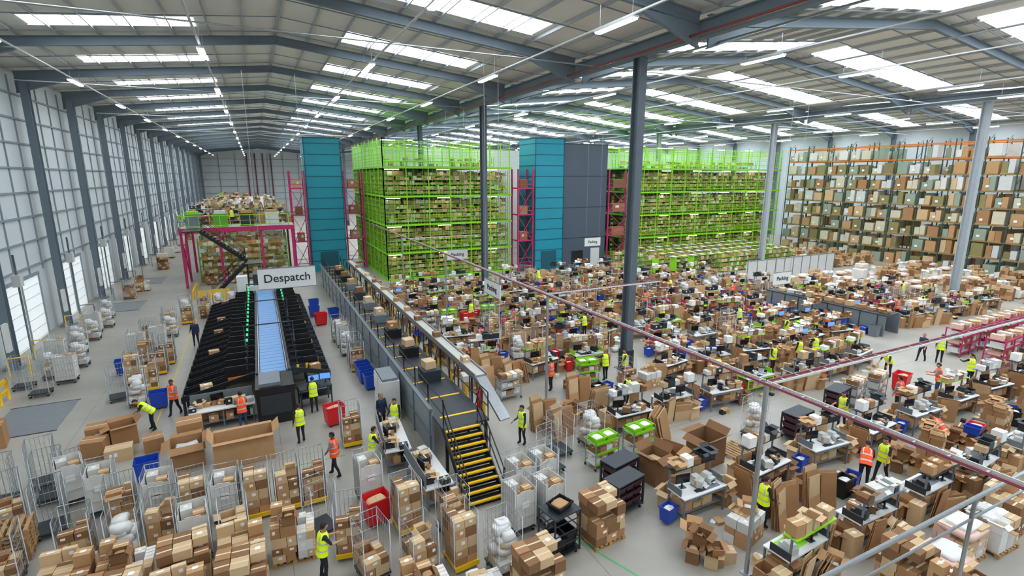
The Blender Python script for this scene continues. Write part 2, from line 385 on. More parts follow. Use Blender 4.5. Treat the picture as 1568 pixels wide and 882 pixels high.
def workstation(v):
    b=MB();side=(M_mag,M_dark,M_grey,M_dark,M_lime,M_black,M_grey,M_dark)[v%8];top=(M_offw,M_lime,M_dark,M_dark,M_grey,card[0],M_lime,M_grey)[v%8]
    b.box(0,0,.9,1.9,.78,.04,M_white if v%4 else M_offw)
    for i in(-1,1):
        for j in(-1,1): b.box(i*.9,j*.34,0,.05,.05,.9,M_grey if v%2 else side)
        b.box(i*.92,.1,.92,.03,.6,.25,side)
    b.box(0,.05,.3,1.8,.6,.03,side);b.bar((-.9,-.36,.84),(.9,-.36,.84),.04,.06,side)
    b.box(U(-.3,.3),-.05,.94,.9,.5,.006,rnd.choice([M_black,M_lime,M_dark,M_lime,M_grey]))
    for i in(-.9,.9): b.box(i,.36,.94,.05,.05,.75,M_grey)
    b.box(0,.32,1.62,1.9,.4,.03,top)
    monitor(b,U(-.6,-.3),.18,.945,U(-.3,.3),M_screen if v==5 else None);printer(b,.55,.1,.945,U(-.3,.3))
    b.box(-.1,-.2,.945,.42,.14,.02,M_black);b.box(.2,-.1,.946,.3,.22,.01,M_label,.3)
    for k in range(5): 
        if R()<.8: carton(b,U(-.8,.8),U(-.25,.15),.95,U(.15,.35),U(.15,.3),U(.06,.28),U(0,3),R()<.4,rnd.choice(card+[M_offw,M_white,M_black]))
    if v%2==0: b.box(.05,.15,.95,.25,.25,.3,rnd.choice([M_black,M_dark,M_offw]))
    x=-.85
    while x<.8:
        w=U(.22,.42)
        if R()<.85: carton(b,x+w/2,.3,1.65,w*.92,.34,U(.15,.4),U(-.15,.15),R()<.4,rnd.choice(card+[M_offw,M_label,M_dark]))
        x+=w
    x=-.85
    while x<.8:
        w=U(.3,.5)
        if R()<.85: carton(b,x+w/2,.05,.33,w*.9,.5,U(.25,.45),0,R()<.3)
        x+=w
    if v%2: sheets(b,-1.15,-.1,.0,.7,1.25,6,math.pi/2+.2*(v-3)*.5,.2)
    else: tote(b,-1.22,0,.1,.5,.4,.5,rnd.choice([M_black,M_red,M_offw,M_blue]),.2,M_bag)
    carton(b,1.2,-.1,0,.45,.4,.55,U(-.4,.4),True);carton(b,1.18,.35,0,.4,.35,.75,U(-.2,.2))
    if v in(2,5,8): carton(b,1.2,-.1,.56,.42,.4,.35,U(-.4,.4),True)
    for k in range(3): b.box(U(-.8,.8),U(-.6,-.75),0,U(.15,.35),U(.12,.3),U(.05,.2),rnd.choice([card[0],card[2],M_black,M_bag]),U(0,3))
    sheets(b,.0,.62,.0,.9,.95,5,U(-.3,.3),.15)
    sheets(b,.75,.6,.0,.5,1.4,4,U(-.3,.3),.1)
    carton(b,-.6,.72,0,.55,.4,.6,U(-.4,.4),True)
    return b.mesh('packing_workstation_v%d'%v)
WS=[workstation(i) for i in range(14)]
def trolley(v):
    b=MB();fr=M_mag if v==0 else (M_lime if v==1 else M_galv);W,D=1.15,.6
    for i in(-1,1):
        for j in(-1,1):
            b.box(i*W/2,j*D/2,.12,.035,.035,1.1,fr if v!=1 else M_galv);b.tube([(i*W/2-.015,j*D/2,.06),(i*W/2+.015,j*D/2,.06)],.06,M_black,8)
    for z in(.2,.62,1.04):
        b.box(0,0,z,W,D,.03,fr if v!=1 or z>1 else M_offw)
        for j in(-1,1): b.box(0,j*D/2,z,W,.02,.1,fr)
        x=-W/2+.05
        while x<W/2-.15:
            w=U(.2,.4)
            if z<1 or v!=1: carton(b,x+w/2,0,z+.03,w*.9,.48,U(.15,.32),0,R()<.3,rnd.choice(card+[M_offw,M_white]))
            x+=w
    if v==1:
        for k in range(2): tote(b,-.28+.56*k,0,1.07,.5,.5,.22,M_lime,0,M_bag)
    b.tube([(-W/2-.1,-D/2,1.2),(-W/2-.1,D/2,1.2)],.015,M_galv)
    return b.mesh('picking_trolley_v%d'%v)
TR=[trolley(i) for i in range(3)]
def flow():
    b=MB();W,D=2.5,.9
    for i in(-1,0,1):
        for j in(-1,1): b.box(i*W/2,j*D/2,0,.06,.06,1.75,M_mag)
    for k,z in enumerate((.25,.75,1.25,1.7)):
        b.box(0,0,z,W,D,.03,M_mag if k%2 else M_offw);b.box(0,-D/2,z-.03,W,.03,.1,M_mag)
        x=-W/2+.05
        while x<W/2-.25:
            w=U(.25,.5)
            if R()<.85: carton(b,x+w/2,U(-.1,.1),z+.03,w*.9,.6,U(.15,.38),U(-.1,.1),R()<.2,rnd.choice([M_offw,card[1],card[2],M_pinkbag,card[0]]))
            x+=w
    return b.mesh('magenta_shelf_rack')
FL=flow()
def pile(v):
    b=MB()
    if v==0:
        for k in range(5): carton(b,U(-.5,.5),U(-.5,.5),0,U(.3,.55),U(.3,.5),U(.3,.6),U(0,3),R()<.6)
        carton(b,0,0,.4,.45,.4,.35,.4,True)
    elif v==1: sheets(b,0,-.3,0,1.,1.3,12,.1,.2);carton(b,.2,.6,0,.5,.5,.5,.3,True)
    elif v==2: stack(b,-.5,-.4,.5,.4,0,1.2,openp=.6)
    elif v==3:
        tote(b,-.3,0,.02,.6,.45,.7,M_black,.1,M_bag);tote(b,.35,.1,.02,.55,.42,.6,M_blue,.3,card[0]);carton(b,0,-.5,0,.5,.4,.4,.2,True)
    elif v==4:
        sacks(b,-.6,-.5,.6,.5,0,.5,9);carton(b,.1,.1,.0,.5,.4,.75,.4,True,M_offw)
    elif v==5:
        for k in range(3): tote(b,-.4+.4*k,0,.02,.38,.55,.35,rnd.choice([M_wine,M_black,M_grey]));tote(b,-.4+.4*k,0,.38,.38,.55,.35,(M_blue,M_red,M_grey)[k],0,(None,M_bag,card[0])[k])
        carton(b,-.1,.5,0,.6,.35,.5,.1)
    elif v==6:
        stack(b,-.55,-.4,.55,.4,0,.7,[M_offw,M_white,card[2],card[0]],openp=.5);carton(b,.2,0,.75,.4,.35,.3,.5,True)
    elif v==7:
        sheets(b,-.3,-.3,0,.6,1.6,8,.2,.15);sheets(b,.35,-.2,0,.6,1.3,8,-.2,.15);carton(b,0,.5,0,.6,.4,.8,.1,True)
    return b.mesh('carton_pile_v%d'%v)
PL=[pile(i) for i in range(8)]
# ------------------------------------------------------------ people list
PPL=[list(a) for a in[('bend','y',-5.0,25.9,100),('walk','o',-4.3,27.2,150),('stand','d',-4.4,38.6,180),('reach','o',-1.4,24.2,10),('reach','y',1.6,24.6,0),('stand','y',.8,21.8,20),('walk','o',1.75,18.6,60),('reach','y',3.1,18.4,-90),('stand','d',4.1,21.4,200),('stand','y',4.5,20.6,150),
 ('reach','y',.75,13.4,-80),('stand','o',13,21.9,30),('stand','z',16.4,21.8,0),('walk','y',17.4,21.4,60),('stand','z',9.1,17.6,100),('reach','o',12.1,29.2,0),('bend','o',18.8,9.5,-60),('stand','y',13.6,9.6,-100),('bend','o',24,9.5,0),('walk','d',35.4,15.8,90),('stand','z',36.1,15.2,120),
 ('stand','y',27.7,22,0),('reach','y',21.3,18.5,0),('stand','z',25.6,18.5,180),('bend','y',30.8,15.2,90),('stand','o',30.3,12.6,30),('reach','y',26.8,28.9,0),('stand','o',28.4,32.7,0),('stand','o',27,36.5,90),('stand','y',12.3,39.4,0),('stand','y',17.2,42.8,90),('stand','y',29.5,18.6,0),('stand','o',33.8,18.8,40),('stand','y',31.6,29.2,0),('walk','y',21.2,36,0),('stand','z',17.3,39.5,180),('stand','y',12.4,46,0),('walk','y',19.7,9.4,90),
 ('stand','y',14.5,25.7,20),('stand','o',22.5,25.6,200),('stand','y',24.1,29.2,0),('stand','y',20.2,32.5,180),('reach','o',23.4,39.4,0),('stand','y',31.2,25.6,0),('stand','y',34.6,22,90),('stand','z',34.2,36,0),('stand','o',38.2,32.4,0),('stand','y',40.5,39.4,180),('stand','y',15.2,18.5,180),('stand','o',36.5,39.4,0),('stand','y',48,22,30),('stand','o',56,29,90),('stand','y',52,25.5,0),
 ('stand','y',28,18.6,0),('walk','y',31.5,22,40),('stand','y',33,25.4,200),('stand','o',36,22.1,0),('stand','y',19.8,28.9,0),('stand','o',16,32.3,90),('stand','y',14,35.7,0),('stand','y',24.6,32.2,90),('stand','y',28.8,39,180),('stand','o',20,42.4,0),('stand','y',25.5,45.8,0),('stand','y',36.2,32.2,90),('stand','o',44.5,22,0),('stand','y',45.5,29,90),('stand','y',22.5,12.6,90),('stand','o',26.6,12.5,0),('stand','y',33.5,12.6,-30)]]
def near_p(x,y,d): return any((p[2]-x)**2+(p[3]-y)**2<d*d for p in PPL)
def clear_of_ws(x,y):
    for p in PPL:
        dx,dy=p[2]-x,p[3]-y
        if abs(dx)<1.5 and abs(dy)<1.0: p[3]=y+(1.1 if dy>=0 else -1.1)
def col_ok(x,y):
    for cx,cy in((18.5,22.7),(18.5,43.5),(54.3,22.7),(54.3,42.3),(11.5,19.8),(11.5,34),(11.5,46)):
        if abs(x-cx)<(1.8 if cx!=11.5 else .8) and abs(y-cy)<1.1: return False
    return not(37.4<x<41.4 and 18.8<y<30.2)
rows=[16.9,20.3,23.7,27.1,30.5,33.9,37.3,40.7,44.1,47.5]
for r,y in enumerate(rows):
    x=10.9+.5*(r%2);xe=(33,56,54,52,46,45,44.5,46,36,36)[r]
    while x<xe:
        yy=y+U(-.3,.3);xx=x+U(-.2,.2)
        if col_ok(xx,yy):
            if R()<.84:
                put('packing_workstation',WS[rnd.randrange(14)],xx,yy,0,(math.pi if R()<.5 else 0)+U(-.2,.2));clear_of_ws(xx,yy)
            else:
                for dx,dy in((-.75,-.3),(.75,-.3),(0,.85)):
                    if not near_p(xx+dx,yy+dy,.9):
                        if R()<.35: put('roll_cage',CG[rnd.choice(['cartons','parcels','bags','empty','cartons2'])],xx+dx,yy+dy,0,U(-.2,.2))
                        else: put('carton_pile',PL[rnd.randrange(8)],xx+dx,yy+dy,0,U(-.3,.3))
        x+=2.9
for r,y in enumerate(rows[:-1]):
    xe=(33,56,54,52,46,45,44,44,36,36)[r];x=10.6
    ym=y+1.72
    while x<xe:
        q=R();yy=ym+U(-.12,.12)
        if col_ok(x,yy) and not near_p(x,yy,.85):
            if q<.13: put('picking_trolley',TR[rnd.randrange(3)],x,yy,0,U(-.2,.2))
            elif q<.24: put('roll_cage',CG[rnd.choice(['cartons','parcels','bags','empty','cartons2'])],x,yy,0,U(-.2,.2))
            elif q<.9: put('carton_pile',PL[rnd.randrange(8)],x,yy,0,rnd.choice([0,math.pi])+U(-.25,.25))
        x+=1.6
for x in(12.3,15.6,18.9,22.2,25.5,28.8,32.1,35.4):
    clear_of_ws(x,11);clear_of_ws(x+.5,8)
    put('packing_workstation',WS[rnd.choice([1,2,3,5,6,7,9,10,11,13])],x,11.1,0,U(-.1,.1));put('packing_workstation',WS[rnd.choice([1,2,3,5,6,7,9,10,11,13])],x+.5,7.9,0,math.pi+U(-.1,.1))
for k in range(14):
    x=10.9+1.75*k
    if not near_p(x,9.5,.8): put('carton_pile',PL[rnd.randrange(8)],x,9.5,0,U(-.3,.3))
for x in(25.5,27.3): put('picking_trolley',TR[2],x,13.9,0,.2)
for x in(39,42,45,48): put('magenta_shelf_rack',FL,x,13.4,0,.05);put('magenta_shelf_rack',FL,x+.5,15.6,0,.05)
for x in(39,42,45,48): put('packing_workstation',WS[rnd.randrange(14)],x,10.6,0,.1)
for y in(24,26.2,28.4,30.6,33.2,35.4,38,40.4,43,45.4,48,50.5):
    put('carton_pile',PL[rnd.randrange(8)],9.4,y,0,U(-.2,.2))

# ------------------------------------------------------------ pallets area right
kinds=['pink','pink2','white','white2','brown','brown2','wrap','mixed','mint']
wts=[3,3,4,4,4,4,.7,4,.3]
for i in range(15):
    for j in range(12):
        x=42.4+2.0*i+U(-.2,.2);y=13+2.1*j+U(-.15,.15)
        if y>35.7 or x>71.3: continue
        if y<18 and x<51.5: continue
        if y<22 and x<58.5: continue
        if y<25.5 and x<56.5: continue
        if y<29.2 and x<54.5: continue
        if y<35.8 and x<47.8: continue
        if abs(x-54.3)<1.2 and(abs(y-22.7)<1.2) or near_p(x,y,1.1): continue
        if R()<.95: pg(rnd.choices(kinds,wts)[0],x,y,rnd.choice([0,0,math.pi/2])+U(-.06,.06))
for i in range(5):
    for j in range(5):
        x=62+2.1*i;y=39.2+2.2*j
        if R()<.8 and x<71: pg(rnd.choice(['brown','mixed','brown2','white']),x,y)

# ------------------------------------------------------------ green shelving tower
TX0,TX1,TY0,TY1=12.,72.6,54.6,72.5;LV=[0,3.0,6.0,9.0,12.0]
M_limb=mat('bright_lime_mesh','#a3e833',.5)
def run(b,bs,x0,x1,y,z,H,dirx=True,dens=.9,step=1.3,nsh=5,mats=None):
    n=max(1,int(abs(x1-x0)/step));st=(x1-x0)/n;mats=mats or stock
    def bx(bb,u,v,z,su,sv,sz,m):
        if dirx: bb.box(u,v,z,su,sv,sz,m)
        else: bb.box(v,u,z,sv,su,sz,m)
    for i in range(n+1):
        for dv in(-.3,.3): bx(b,x0+st*i,y+dv,z,.05,.05,H,M_limed)
    for k in range(nsh):
        zz=z+.12+k*(H-.15)/nsh;bx(b,(x0+x1)/2,y,zz,abs(x1-x0),.6,.035,M_lime if k%2 else M_limed)
        u=x0+.05
        while u<x1-.3:
            w=U(.26,.6)
            if u+w>x1: break
            if R()<dens: bx(bs,u+w/2,y,zz+.035,w*.92,.52,U(.2,.44),rnd.choice(mats))
            u+=w
b=MB();bs=MB()
for a,c in((TX0,26.7),(43.6,TX1)):
    for z in LV:
        b.box((a+c)/2,(TY0+TY1)/2,z-.12 if z else .0,c-a,TY1-TY0,.12 if z else .02,M_limed)
        b.box((a+c)/2,TY0-.03,z-.2 if z else 0,c-a,.06,.2,M_lime)
        if z<12: 
            run(b,bs,a+.3,c-.2,TY0+1.0,z,2.6,dens=.95);run(b,bs,a+1.2,c-.2,TY0+2.9,z,2.6,dens=.97)
            run(b,bs,a+1.2,c-.2,TY0+4.9,z,2.6,dens=1,step=2.6,nsh=4)
        else:
            run(b,bs,a+1.2,c-.2,TY0+4.9,z,1.2,dens=.6,step=2.6,nsh=2)
        x=a
        while x<=c:
            b.box(x,TY0,z,.09,.09,3.0 if z<12 else 2.9,M_lime);x+=2.4
        x=a;q=0
        while x<=c:
            b.box(x,TY0,z,.022,.022,((1.25 if q%3 else 2.75) if z<12 else 2.6),M_limb if z>=12 else M_lime);x+=.35;q+=1
        for dz in((.3,.6,.9,1.25,2.0) if z<12 else(.3,.6,.9,1.2,1.5,1.8,2.1,2.4)): b.box((a+c)/2,TY0,z+dz,c-a,.03,.035,M_limb if z>=12 else M_lime)
        if z==12:
            for yy in(57,60,64,68): 
                x=a
                while x<=c: b.box(x,yy,z,.07,.07,2.8,M_lime);x+=2.4
                for dz in(.6,1.2,2.0,2.7): b.box((a+c)/2,yy,z+dz,c-a,.03,.05,M_limb)
for z in LV:
    y=TY0
    while y<=TY1: b.box(TX0,y,z,.09,.09,2.95,M_lime);y+=2.2
    y=TY0
    while y<=TY1: b.box(TX0,y,z,.025,.025,2.7,M_lime);y+=.42
    for dz in(.3,.6,.9,1.25,1.8,2.4): b.box(TX0,(TY0+TY1)/2,z+dz,.03,TY1-TY0,.04,M_lime)
    if z<12:run(b,bs,TY0+.4,TY1-.3,TX0+.8,z,2.6,False)
    b.box(TX0-.02,(TY0+TY1)/2,z-.16 if z else 0,.08,TY1-TY0,.2,M_lime)
b.box((TX0+TX1)/2,TY1+.05,0,TX1-TX0,.1,14.8,M_offw)
tower=obj('multi_tier_shelving_tower',b);put('shelved_stock_cartons',bs.mesh('shelved_stock_cartons'),parent=tower)
t=MB()
for z in LV:
    for a,c in((13,26),(44.5,72)):
        x=a
        while x<c:
            t.box(x,TY0+.35 if z<12 else TY0+1.5,z+2.68,1.5,.08,.06,M_tube)
            t.box(x,TY0+.35 if z<12 else TY0+1.5,z+2.74,1.55,.12,.03,M_offw);x+=5.6
put('aisle_lights',t.mesh('aisle_lights'),parent=tower)
def ladder(b,x0,x1,y,z1,m,step=3.0,dy=1.6):
    for x in(x0,x1):
        for yy in(y,y+dy): b.box(x,yy,0,.16,.16,z1,m)
    z=.6
    while z<z1:
        b.box((x0+x1)/2,y,z,x1-x0,.12,.14,m);b.box(x0,y+dy/2,z,.12,dy,.14,m);b.box(x1,y+dy/2,z,.12,dy,.14,m)
        if z+step<z1+.5: b.bar((x0,y,z),(x1,y,min(z1,z+step)),.07,.07,m);b.bar((x1,y,z),(x0,y,min(z1,z+step)),.05,.05,m)
        for k in(.5,1.0): b.box((x0+x1)/2,y-.02,z+k,x1-x0,.04,.05,m)
        b.box((x0+x1)/2,y+dy/2,z,(x1-x0),dy,.04,M_grey)
        if z>1: carton(b,(x0+x1)/2,y+dy/2,z+.05,(x1-x0)*.5,.8,1.0)
        z+=step
def lift(x0,x1,y,h,d=4):
    b=MB();b.box((x0+x1)/2,y+d/2,0,x1-x0,d,h,M_teal);z=1.2
    while z<h-.1:
        b.box((x0+x1)/2,y-.015,z,x1-x0+.04,.04,.07,M_teald);b.box(x0-.015,y+d/2,z,.04,d,.07,M_teald);b.box(x1+.015,y+d/2,z,.04,d,.07,M_teald);z+=1.22
    for x in(x0+.04,x1-.04): b.box(x,y-.03,0,.09,.06,h,M_teald)
    b.box((x0+x1)/2,y-.05,.1,2,.05,2.2,M_teald);b.box((x0+x1)/2,y+d/2,h,x1-x0+.1,d+.1,.12,M_teald)
    return b
b=lift(5.3,9.3,64,15.2);obj('goods_lift_shaft',b)
b=lift(29.,32.9,53.2,15.2);obj('goods_lift_shaft',b)
b=MB();b.box(36.2,55.5,0,6.2,4,14.7,M_slate);
for z in(3.6,7.3,11): b.box(36.2,53.48,z,6.25,.05,.04,M_dark)
b.box(37.8,53.46,.02,1.3,.06,2.2,M_offw);b.box(35.2,53.45,.02,1.6,.06,2.0,M_black);b.box(36.2,55.5,14.7,6.3,4.1,.1,M_dark);obj('slate_stair_core',b)
for x0,x1,y,h in((26.9,28.8,53.3,11.8),(39.5,43.3,53.3,11.8),(3.6,5.1,63.6,11.6),(9.5,11.6,64.4,11.6)):
    b=MB();ladder(b,x0,x1,y,h,M_mag);obj('magenta_transfer_frame',b)
# ------------------------------------------------------------ mezzanine
b=MB();MX0,MX1,MY=-7.,3.4,59.5;MZ=6.
b.box((MX0+MX1)/2,MY+45,MZ-.12,MX1-MX0,90,.12,M_offw)
b.box((MX0+MX1)/2,MY,MZ-.45,MX1-MX0,.12,.45,M_mag);b.box(MX0,MY+45,MZ-.45,.12,90,.45,M_mag)
for i in range(9):
    y=MY+.2+10*i
    for x in(MX0+.1,-3.6,.2,MX1-.2):
        b.box(x,y,0,.22,.22,MZ-.4,M_mag if i<2 else M_grey)
    b.box((MX0+MX1)/2,y,MZ-.42,MX1-MX0,.14,.3,M_mag)
b.bar((MX0+.1,MY,.3),(MX0+.1,MY+4,5.4),.12,.12,M_mag);b.bar((MX0+.1,MY,5.4),(MX0+.1,MY+4,.3),.12,.12,M_mag);b.box(MX0+.1,MY+4,0,.2,.2,5.6,M_mag)
x=MX0
while x<=MX1:
    b.box(x,MY,MZ,.06,.06,1.2,M_lime);x+=.9
for dz in(.15,.6,1.15): b.box((MX0+MX1)/2,MY,MZ+dz,MX1-MX0,.05,.06,M_lime if dz!=.6 else M_grey)
y=MY
while y<MY+88:
    b.box(MX0,y,MZ,.06,.06,1.2,M_lime);y+=1.5
for dz in(.6,1.15): b.box(MX0,MY+45,MZ+dz,.05,90,.06,M_lime)
for k in range(4): b.box(MX0+1.2+2.4*k,MY+1.2,MZ,1.3,.9,1.3,rnd.choice([M_dark,M_offw,M_limed,M_grey]));b.box(MX0+1.2+2.4*k,MY+1.2,MZ+1.3,1.0,.7,.3,rnd.choice([M_lime,M_offw,card[0]]))
mz=obj('mezzanine_platform',b)
t=MB()
for i in range(8):
    for x in(-4.5,-.5): t.box(x,MY+2+8*i,MZ-.55,2.6,.12,.08,M_tube)
put('under_deck_lights',t.mesh('under_deck_lights'),parent=mz)
for i in range(5):
    for j in range(7):
        if R()<.85: put('packing_workstation',WS[rnd.randrange(14)],-5.4+1.9*i if i<4 else 2,MY+4+4.5*j,MZ,math.pi/2*(i%2)+U(-.1,.1))
for j,y in enumerate((63,66,69.3,73,77)):
    b=MB();bs=MB();run(b,bs,-5.9,2.8,y,0,4.6,nsh=6,step=2.2,mats=[card[0],card[1],card[2],M_offw,M_stockw]);o=obj('under_mezzanine_shelving',b);put('shelf_contents',bs.mesh('shelf_contents'),parent=o)
for i in range(4): pg(rnd.choice(['brown','mixed','white','brown2']),-4.8+2.3*i,MY+1.6,0)
for j in range(6):
    for i in range(5): pg(rnd.choice(['brown','mixed','white','pink']),-5.8+2.0*i,MY+38+7*j,0,MZ)
b=MB()
def flight(b,x,y,z,dx,dy,dz,w,n,tm,nose,rail=True,rm=None,nw=.07):
    L_=math.hypot(dx,dy);ux,uy=dx/L_,dy/L_;px,py=-uy,ux;ang=math.atan2(uy,ux)
    for i in range(n):
        t=(i+.5)/n;cx,cy,cz=x+dx*t,y+dy*t,z+dz*(i+1)/n
        b.box(cx,cy,cz-.04,L_/n*1.05,w,.04,tm,ang);c2=(i+.08)/n
        b.box(x+dx*c2,y+dy*c2,cz-.05,nw,w,.06,nose,ang)
        b.box(x+dx*c2+ux*.05,y+dy*c2+uy*.05,cz-dz/n,.02,w,dz/n-.05,M_black,ang)
    for s_ in(-1,1):
        ox,oy=px*s_*w/2,py*s_*w/2
        b.bar((x+ox,y+oy,z),(x+dx+ox,y+dy+oy,z+dz),.05,.3,tm)
        if rail:
            for h in(.55,1.05): b.tube([(x+ox,y+oy,z+h+.1),(x+dx+ox,y+dy+oy,z+dz+h+.1)],.025,rm or M_black)
            for t in(.03,.5,.97): b.tube([(x+ox+dx*t,y+oy+dy*t,z+dz*t),(x+ox+dx*t,y+oy+dy*t,z+dz*t+1.15)],.022,rm or M_black)
flight(b,-4.4,54.2,0,3.0,0,3.0,1.1,14,M_black,M_dark)
b.box(-.7,54.9,2.95,1.4,2.6,.06,M_black)
for x_,y_ in((-.1,53.7),(-.1,56.1),(-1.3,53.7),(-1.3,56.1)): b.box(x_,y_,0,.1,.1,3,M_black)
flight(b,-1.3,56,3.0,-3.6,0,3.0,1.1,14,M_black,M_dark);b.box(-5.6,57.8,MZ-.08,1.6,3.3,.08,M_black)
b.box(-4.2,53.4,0,2.6,.1,.9,M_yel);b.box(-5.9,56,0,.12,4.4,.8,M_yel)
obj('mezzanine_staircase',b)

# ------------------------------------------------------------ pallet racking right
b=MB();bs=MB();RX=73.4;ry0,ry1=-9,54
y=ry0
while y<=ry1+.1:
    for dx in(0,1.1): b.box(RX+dx,y,0,.1,.1,15.3,M_rackg)
    z=.4
    while z<15: b.bar((RX,y,z),(RX+1.1,y,z+.8),.04,.04,M_rackg);z+=1.6
    y+=3.0
LVR=[0,2.0,3.85,5.7,7.55,9.4,11.25,13.1]
M_bf=mat('beam_faded','#86794f',.6)
for z in LVR[1:]+[14.9]:
    for dx in(0,1.1): b.box(RX+dx,(ry0+ry1)/2,z-.13,.06,ry1-ry0,.12,M_orange if z>12 else M_bf)
smat=[card[2],M_stockw,card[1],M_offw,M_stockg,M_olive,M_stockw,M_wrap,card[0],M_stockg,M_bf]
for z in LVR:
    y=ry0+.15
    while y<ry1-1:
        for k in range(2):
            yy=y+.75+1.4*k
            if R()<(.94 if z<13 else .6):
                bs.box(RX+.55,yy,z,1.1,1.2,.12,M_wood);m=rnd.choice(smat);h=U(.9,1.5)
                if R()<.5:bs.box(RX+.55,yy,z+.12,1.0,1.12,h,m,U(-.03,.03))
                else:
                    bs.box(RX+.55,yy-.29,z+.12,1.0,.54,h,m);bs.box(RX+.55,yy+.29,z+.12,1.0,.54,h*U(.6,1),rnd.choice(smat))
                if R()<.4: bs.box(RX-.0,yy+.1,z+.4,.02,.3,.25,M_label)
        y+=3.0
rk=obj('pallet_racking',b);psm=bs.mesh('palletised_stock');put('palletised_stock',psm,parent=rk)
r2=put('pallet_racking',rk.data,4.2,0);put('palletised_stock',psm,parent=r2)
b=MB();b.box(53.2,37.4,0,14.6,.12,2.2,M_offw)
for i in range(11): b.box(46+1.45*i,37.32,0,.06,.05,2.2,M_grey)
b.box(53.2,37.4,2.2,14.7,.2,.06,M_grey);obj('low_partition_screen',b)
b=MB();bs=MB()
for j,y in enumerate((43,45.4,47.8,50.2)):
    run(b,bs,(48,39,40,38)[j],61-1*j,y,0,2.3,dens=.8,nsh=4)
    for q in range(14): b.box(41+.5*j+1.4*q,y,2.3,.7,.7,.05,M_limel if q%2 else M_offw)
for x in(38.6,41.2,43.8): b.box(x,43.2,0,.9,.12,2.2,M_lime)
lo=obj('lime_pick_shelving',b);put('shelf_contents',bs.mesh('shelf_contents'),parent=lo)
b=MB();b.box(38.6,24.4,0,.12,9.4,1.5,M_grey);b.box(39.2,24.4,1.5,1.4,9.6,.06,M_dark)
for k in range(8): b.box(38.53,20.2+1.2*k,0,.04,.06,1.5,M_dark)
for k in range(12): tote(b,38.2,20.1+.75*k,.0,.5,.6,.5 if k%3 else .8,M_blue if k%2 else M_grey,0,M_bag if k%3 else None)
for k in range(11): carton(b,39.3,20.2+.8*k,1.56,U(.4,.6),U(.4,.6),U(.2,.5),U(-.3,.3),R()<.4,rnd.choice(card+[M_offw]))
b.box(40.4,24.4,0,.1,9.4,1.5,M_grey);obj('returns_counter',b)

# ------------------------------------------------------------ sorter
b=MB();sy0,sy1=26.2,46.5
b.box(0,(sy0+sy1)/2,.25,1.6,sy1-sy0,1.35,M_black)
for i in(-1,1):
    b.box(i*.72,(sy0+sy1)/2,1.6,.1,sy1-sy0,.22,M_dark);b.box(i*.62,(sy0+sy1)/2,1.78,.05,sy1-sy0,.06,M_galv)
y=sy0+.3
while y<sy1: b.box(0,y,1.66,1.14,.52,.1,M_belt);y+=.56
for k in range(18):
    y=sy0+.9+1.1*k
    for i,xe,ze in((-1,-3.9,.75),(1,2.6,1.0)):
        xa=i*.8
        b.bar((xa,y,1.5),(xe,y,ze),.72,.05,M_black if k%2 else M_dark)
        for d in(-.4,.4): b.bar((xa,y+d,1.6),(xe,y+d,ze+.14),.035,.24,M_black if i<0 else M_dark)
        b.box(xe,y,0,.06,.5,ze,M_dark);b.box(xe*.6,y,0,.06,.06,1.0,M_dark)
        b.box(xe+i*.03,y,ze-.05,.05,.85,.26,M_black);b.box(xe+i*.06,y,ze+.02,.02,.5,.08,M_yel if i>0 else M_offw)
        b.tube([(i*1.15,y+.5,1.5),(i*1.15,y+.5,2.15)],.03,M_dark);b.box(i*1.15,y+.5,2.1,.09,.09,.13,M_glow if(i<0 and k>2) or k>11 else M_dark)
        b.box(i*1.5,y+.52,1.3,1.3,.05,.55,M_black)
        if i>0:
            b.bar((.85,y-.36,1.6),(1.95,y+.36,1.4),.04,.3,M_dark)
            for q in range(2): 
                t=.2+.4*q;b.bar((.85+1.1*t,y-.39+.72*t,1.64-.2*t),(.85+1.1*(t+.1),y-.39+.72*(t+.1),1.64-.2*(t+.1)),.05,.26,M_yel)
        elif k%3==0: b.bar((-1.2,y-.3,1.5),(-2.0,y+.2,1.3),.05,.2,M_orange)
        if R()<.25: carton(b,xe*.75,y,ze+.28,.5,.4,.3,.2)
    b.box(-3.2,y+.5,.95,.8,.06,.03,M_offw)
b.box(0,25.2,0,1.6,2.0,1.75,M_black);b.box(0,24.17,.5,1.3,.05,.9,M_dark);b.box(-.2,25.2,1.75,.9,1.6,.15,M_grey)
b.box(0,47.8,0,2.2,2.4,2.2,M_offw);b.box(0,47.8,2.2,1.6,2.0,.9,M_dark);b.box(-1.6,47.2,0,.8,.8,3.0,M_white)
for y in(30,36,42): b.tube([(-1.2,y,2.0),(-1.2,y,3.2),(1.2,y,3.2),(1.2,y,2.0)],.04,M_dark)
obj('parcel_sorter',b)
b=MB()
b.box(0,0,.95,1.5,.9,.05,M_dark);b.box(0,0,.5,1.4,.8,.04,M_dark)
for i in(-.7,.7):
    for j in(-.4,.4): b.box(i,j,0,.06,.06,.95,M_dark)
monitor(b,0,.1,1.0,0,M_screen);monitor(b,.55,.1,1.0,-.3,M_screen);b.box(0,-.22,1.0,.45,.16,.02,M_black)
od=b.mesh('operator_desk');put('operator_desk',od,1.75,25.65,0,.1)
b=MB();b.box(0,0,.85,2.6,1.0,.05,M_white);
for i in(-1.2,0,1.2):
    for j in(-.4,.4): b.box(i,j,0,.06,.06,.85,M_grey)
b.box(0,0,.3,2.5,.9,.03,M_grey);stack(b,-1.2,-.4,1.2,.4,.33,.4,[M_black,M_dark,card[0],M_offw])
for k in range(9): carton(b,-1.15+.28*k,U(-.25,.25),.9,.27,.32,U(.1,.32),U(-.3,.3),R()<.2,rnd.choice(card+[M_black,M_dark,M_offw]))
